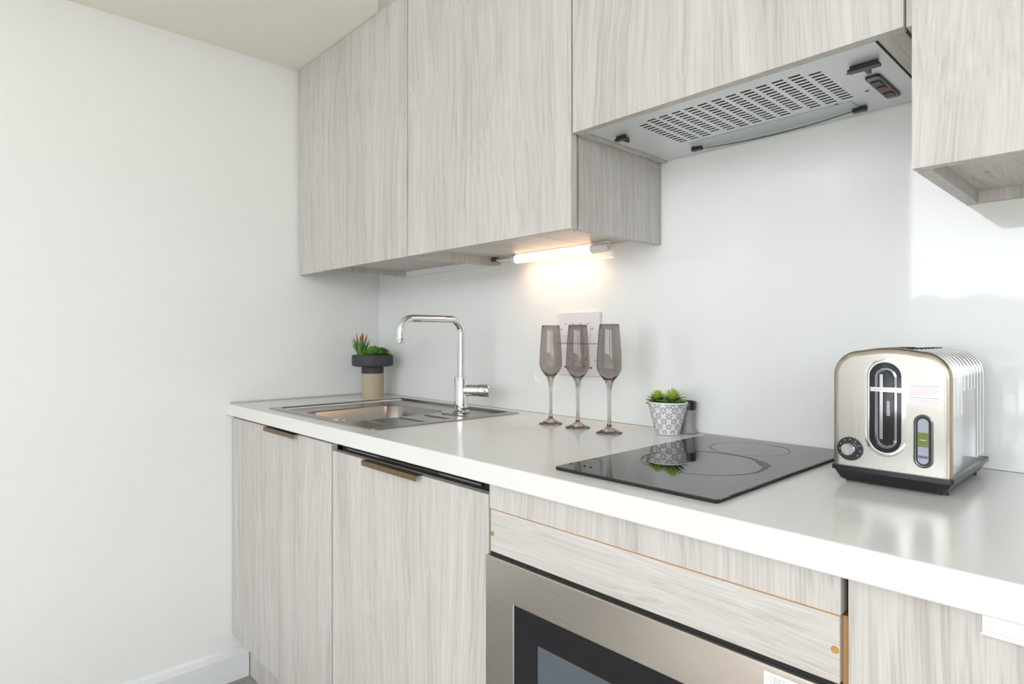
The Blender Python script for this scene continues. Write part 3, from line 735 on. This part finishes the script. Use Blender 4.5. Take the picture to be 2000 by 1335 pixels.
# ------------------------------------------------------------------ toaster
to = thing('toaster', (1.918, -0.165, 0.9), 'brushed steel two-slice toaster with black base beside the hob', 'toaster')
TX0, TX1, TZ0, TZ1, TF, TB = 1.8400, 1.9950, 0.9265, 1.1050, -0.283, -0.040
def tprof(x0, x1, z0, z1, r, bulge=0.0, seg=9):
    """upright outline with big rounded top corners and a slightly domed top; flat bottom"""
    pts = [(x0, z0), (x1, z0)]
    for i in range(seg + 1):
        a = math.radians(90 * i / seg); pts.append((x1 - r + r * math.cos(a), z1 - r + r * math.sin(a)))
    for i in range(1, 8):
        t = i / 8; x = (x1 - r) + ((x0 + r) - (x1 - r)) * t; pts.append((x, z1 + bulge * math.sin(math.pi * t)))
    for i in range(seg + 1):
        a = math.radians(90 + 90 * i / seg); pts.append((x0 + r + r * math.cos(a), z1 - r + r * math.sin(a)))
    return pts
R0 = 0.038
def tl_(d, y): return [(x, y, z) for x, z in tprof(TX0 + d, TX1 - d, TZ0, TZ1 - d, R0 - d, 0.0048)]
b = B(); loft(b, [tl_(0.0015, TF + 0.010), tl_(0.0015, TB - 0.006), tl_(0.0045, TB - 0.001), tl_(0.012, TB)], True, True)
ca = obj('casing', b, M['toasterbody'], to, smooth=True)
b = B(); loft(b, [tl_(0.0, TF + 0.0100), tl_(-0.0006, TF + 0.0075), tl_(0.0, TF + 0.0040), tl_(0.0030, TF + 0.0006), tl_(0.0070, TF - 0.0006)], True, False)
obj('front_rim', b, M['toasterframe'], to, smooth=True)
b = B(); loft(b, [tl_(0.0070, TF - 0.0006), tl_(0.0085, TF - 0.0012)], False, True); obj('front_panel', b, M['toastersteel'], to)
FY = TF - 0.0012
# raised ribs wrapped over the casing
b = B()
for k, y in enumerate([TF + 0.020 + 0.0222 * i for i in range(10)]):
    zl = 1.012 if k < 3 else (1.046 if k < 7 else 0.935)
    path = [(TX1 - 0.0012, y, zl)]
    for i in range(10):
        a = math.radians(90 * i / 9); path.append((TX1 - R0 + (R0 - 0.0012) * math.cos(a), y, TZ1 - R0 + (R0 - 0.0012) * math.sin(a)))
    path.append((TX1 - R0 - 0.012, y, TZ1 + 0.0018))
    tube(b, path, 0.0016, 8)
obj('rib', b, M['toasterbody'], to, smooth=True)
for sx in (1.898, 1.936):
    b = B(); prism(b, rrect(sx - 0.010, sx + 0.010, -0.235, -0.095, 0.004, 3), 'Z', TZ1 + 0.0002, TZ1 + 0.0040); obj('bread_slot', b, M['dark'], to)
# base: a lipped tray that narrows towards the worktop
b = B()
def bl(d, dy, z): return [(x, y, z) for x, y in rrect(TX0 - 0.0015 + d, TX1 + 0.0030 - d, TF - 0.005 + dy, TB + 0.006 - dy, 0.006, 4)]
loft(b, [bl(0.012, 0.010, 0.9042), bl(0.0095, 0.008, 0.9060), bl(0.0035, 0.003, 0.9175), bl(0.0030, 0.0025, 0.9195), bl(0.0, 0.0, 0.9200), bl(0.0, 0.0, 0.9268), bl(0.003, 0.003, 0.9272)], True, True)
obj('base', b, M['black'], to, smooth=True)
for fx, fy in ((1.858, -0.262), (1.982, -0.262), (1.858, -0.075), (1.982, -0.075)):
    b = B(); cyl(b, (fx, fy, 0.9003), (fx, fy, 0.9045), 0.006, 16); obj('foot', b, M['black'], to, smooth=True)
# long oval lever window
cx, cz = 1.9135, 1.0210
ov_o, ov_m, ov_i = stadium(cx, cz, 0.0272, 0.0735), stadium(cx, cz, 0.0240, 0.0703), stadium(cx, cz, 0.0212, 0.0675)
b = B(); 
def st(p, y): return [(x, y, z) for x, z in p]
loft(b, [st(ov_o, FY), st(ov_o, FY - 0.0014), st(ov_m, FY - 0.0024), st(ov_i, FY - 0.0022), st(ov_i, FY - 0.0001)], False, False)
obj('window_ring', b, M['chrome'], to, smooth=True)
lw = obj('lever_window', prism(B(), ov_i, 'Y', FY - 0.0005, FY - 0.0001), M['glossblack'], to)
b = B(); s1, s2, s3 = stadium(cx + 0.001, cz - 0.001, 0.0145, 0.0600), stadium(cx + 0.001, cz - 0.001, 0.0115, 0.0570), stadium(cx + 0.001, cz - 0.001, 0.0100, 0.0555)
loft(b, [st(s1, FY - 0.0006), st(s1, FY - 0.0016), st(s2, FY - 0.0026), st(s3, FY - 0.0012), st(s3, FY - 0.0006)], False, False)
obj('slide_channel', b, mat('smoked_chrome', (0.30, 0.31, 0.34, 1), 0.08, 1.0), lw, smooth=True)
b = B(); box(b, cx - 0.0075, cx - 0.0025, FY - 0.0030, FY - 0.0006, cz - 0.048, cz + 0.050); obj('guide_rail', b, mat('dull_chrome', (0.42, 0.43, 0.45, 1), 0.1, 1.0), lw, bevel=0.001)
b = B(); box(b, cx + 0.0020, cx + 0.0065, FY - 0.0020, FY - 0.0006, cz - 0.012, cz + 0.010); obj('inner_latch', b, M['lens'], lw, bevel=0.0005)
b = B(); box(b, cx - 0.0175, cx + 0.0225, FY - 0.0100, FY - 0.0032, 1.0450, 1.0515, 0)
for k in range(9):
    x = cx - 0.012 + 0.0034 * k; box(b, x, x + 0.0021, FY - 0.01015, FY - 0.0100, 1.0474, 1.0492 if k % 3 else 1.0486, 1)
obj('lever', b, [M['chrome'], M['greyprint']], to, bevel=0.0)
# browning dial
kx, kz = 1.8655, 0.9535
b = B(); cyl(b, (kx, FY - 0.0001, kz), (kx, FY - 0.0028, kz), 0.0182, 40, 0)
for k in range(9):
    a = math.radians(-40 + 32 * k); cyl(b, (kx + 0.0145 * math.cos(a), FY - 0.0028, kz + 0.0145 * math.sin(a)), (kx + 0.0145 * math.cos(a), FY - 0.0031, kz + 0.0145 * math.sin(a)), 0.0007, 8, 1)
dl = obj('dial', b, [M['black'], M['white']], to, smooth=True)
b = B(); tube(b, [(kx, FY - 0.0028, kz), (kx, FY - 0.014, kz), (kx, FY - 0.0155, kz)], [0.0098, 0.0092, 0.0080], 32); obj('knob', b, M['chrome'], dl, smooth=True)
b = B(); box(b, kx - 0.0015, kx + 0.0015, FY - 0.0170, FY - 0.0154, kz - 0.0065, kz + 0.0065); obj('pointer', b, M['greyprint'], dl)
# countdown window
ix, iz = 1.9620, 0.9765
b = B(); io, im, ii = stadium(ix, iz, 0.0122, 0.0385), stadium(ix, iz, 0.0102, 0.0365), stadium(ix, iz, 0.0074, 0.0335)
loft(b, [st(io, FY), st(io, FY - 0.0012), st(im, FY - 0.0020), st(ii, FY - 0.0008)], False, True)
iw = obj('display', b, M['rimgrey'], to, smooth=True)
b = B(); prism(b, stadium(ix, iz, 0.0088, 0.0350), 'Y', FY - 0.0020, FY - 0.0012); obj('surround', b, M['black'], iw)
b = B(); prism(b, stadium(ix, iz, 0.0066, 0.0325), 'Y', FY - 0.0024, FY - 0.0020, 0)
box(b, ix - 0.0064, ix + 0.0064, FY - 0.0026, FY - 0.0024, iz - 0.008, iz + 0.0125, 1); box(b, ix - 0.0040, ix + 0.0040, FY - 0.0028, FY - 0.0026, iz + 0.0015, iz + 0.0023, 2)
box(b, ix - 0.0064, ix + 0.0064, FY - 0.0026, FY - 0.0024, iz - 0.0245, iz - 0.0205, 3)
obj('scale', b, [M['lens'], M['olive'], M['white'], M['rimgrey']], iw)
# pale label with pink lines
b = B(); box(b, 1.9405, 1.9840, FY - 0.0003, FY - 0.0001, 1.0270, 1.0590, 0)
for k in range(9):
    z = 1.0550 - 0.0031 * k - (0.0016 if k > 4 else 0); x0 = 1.9435 + 0.002 * (k % 3 == 0); x1 = (1.981, 1.978, 1.9815, 1.979, 1.973)[k % 5]
    box(b, x0, x1, FY - 0.0004, FY - 0.0003, z, z + 0.0007, 2 if k in (0, 5) else 1)
obj('label', b, [M['stickerclear'], M['pink'], M['greyprint']], to, label='pale translucent label with faint pink printed lines')
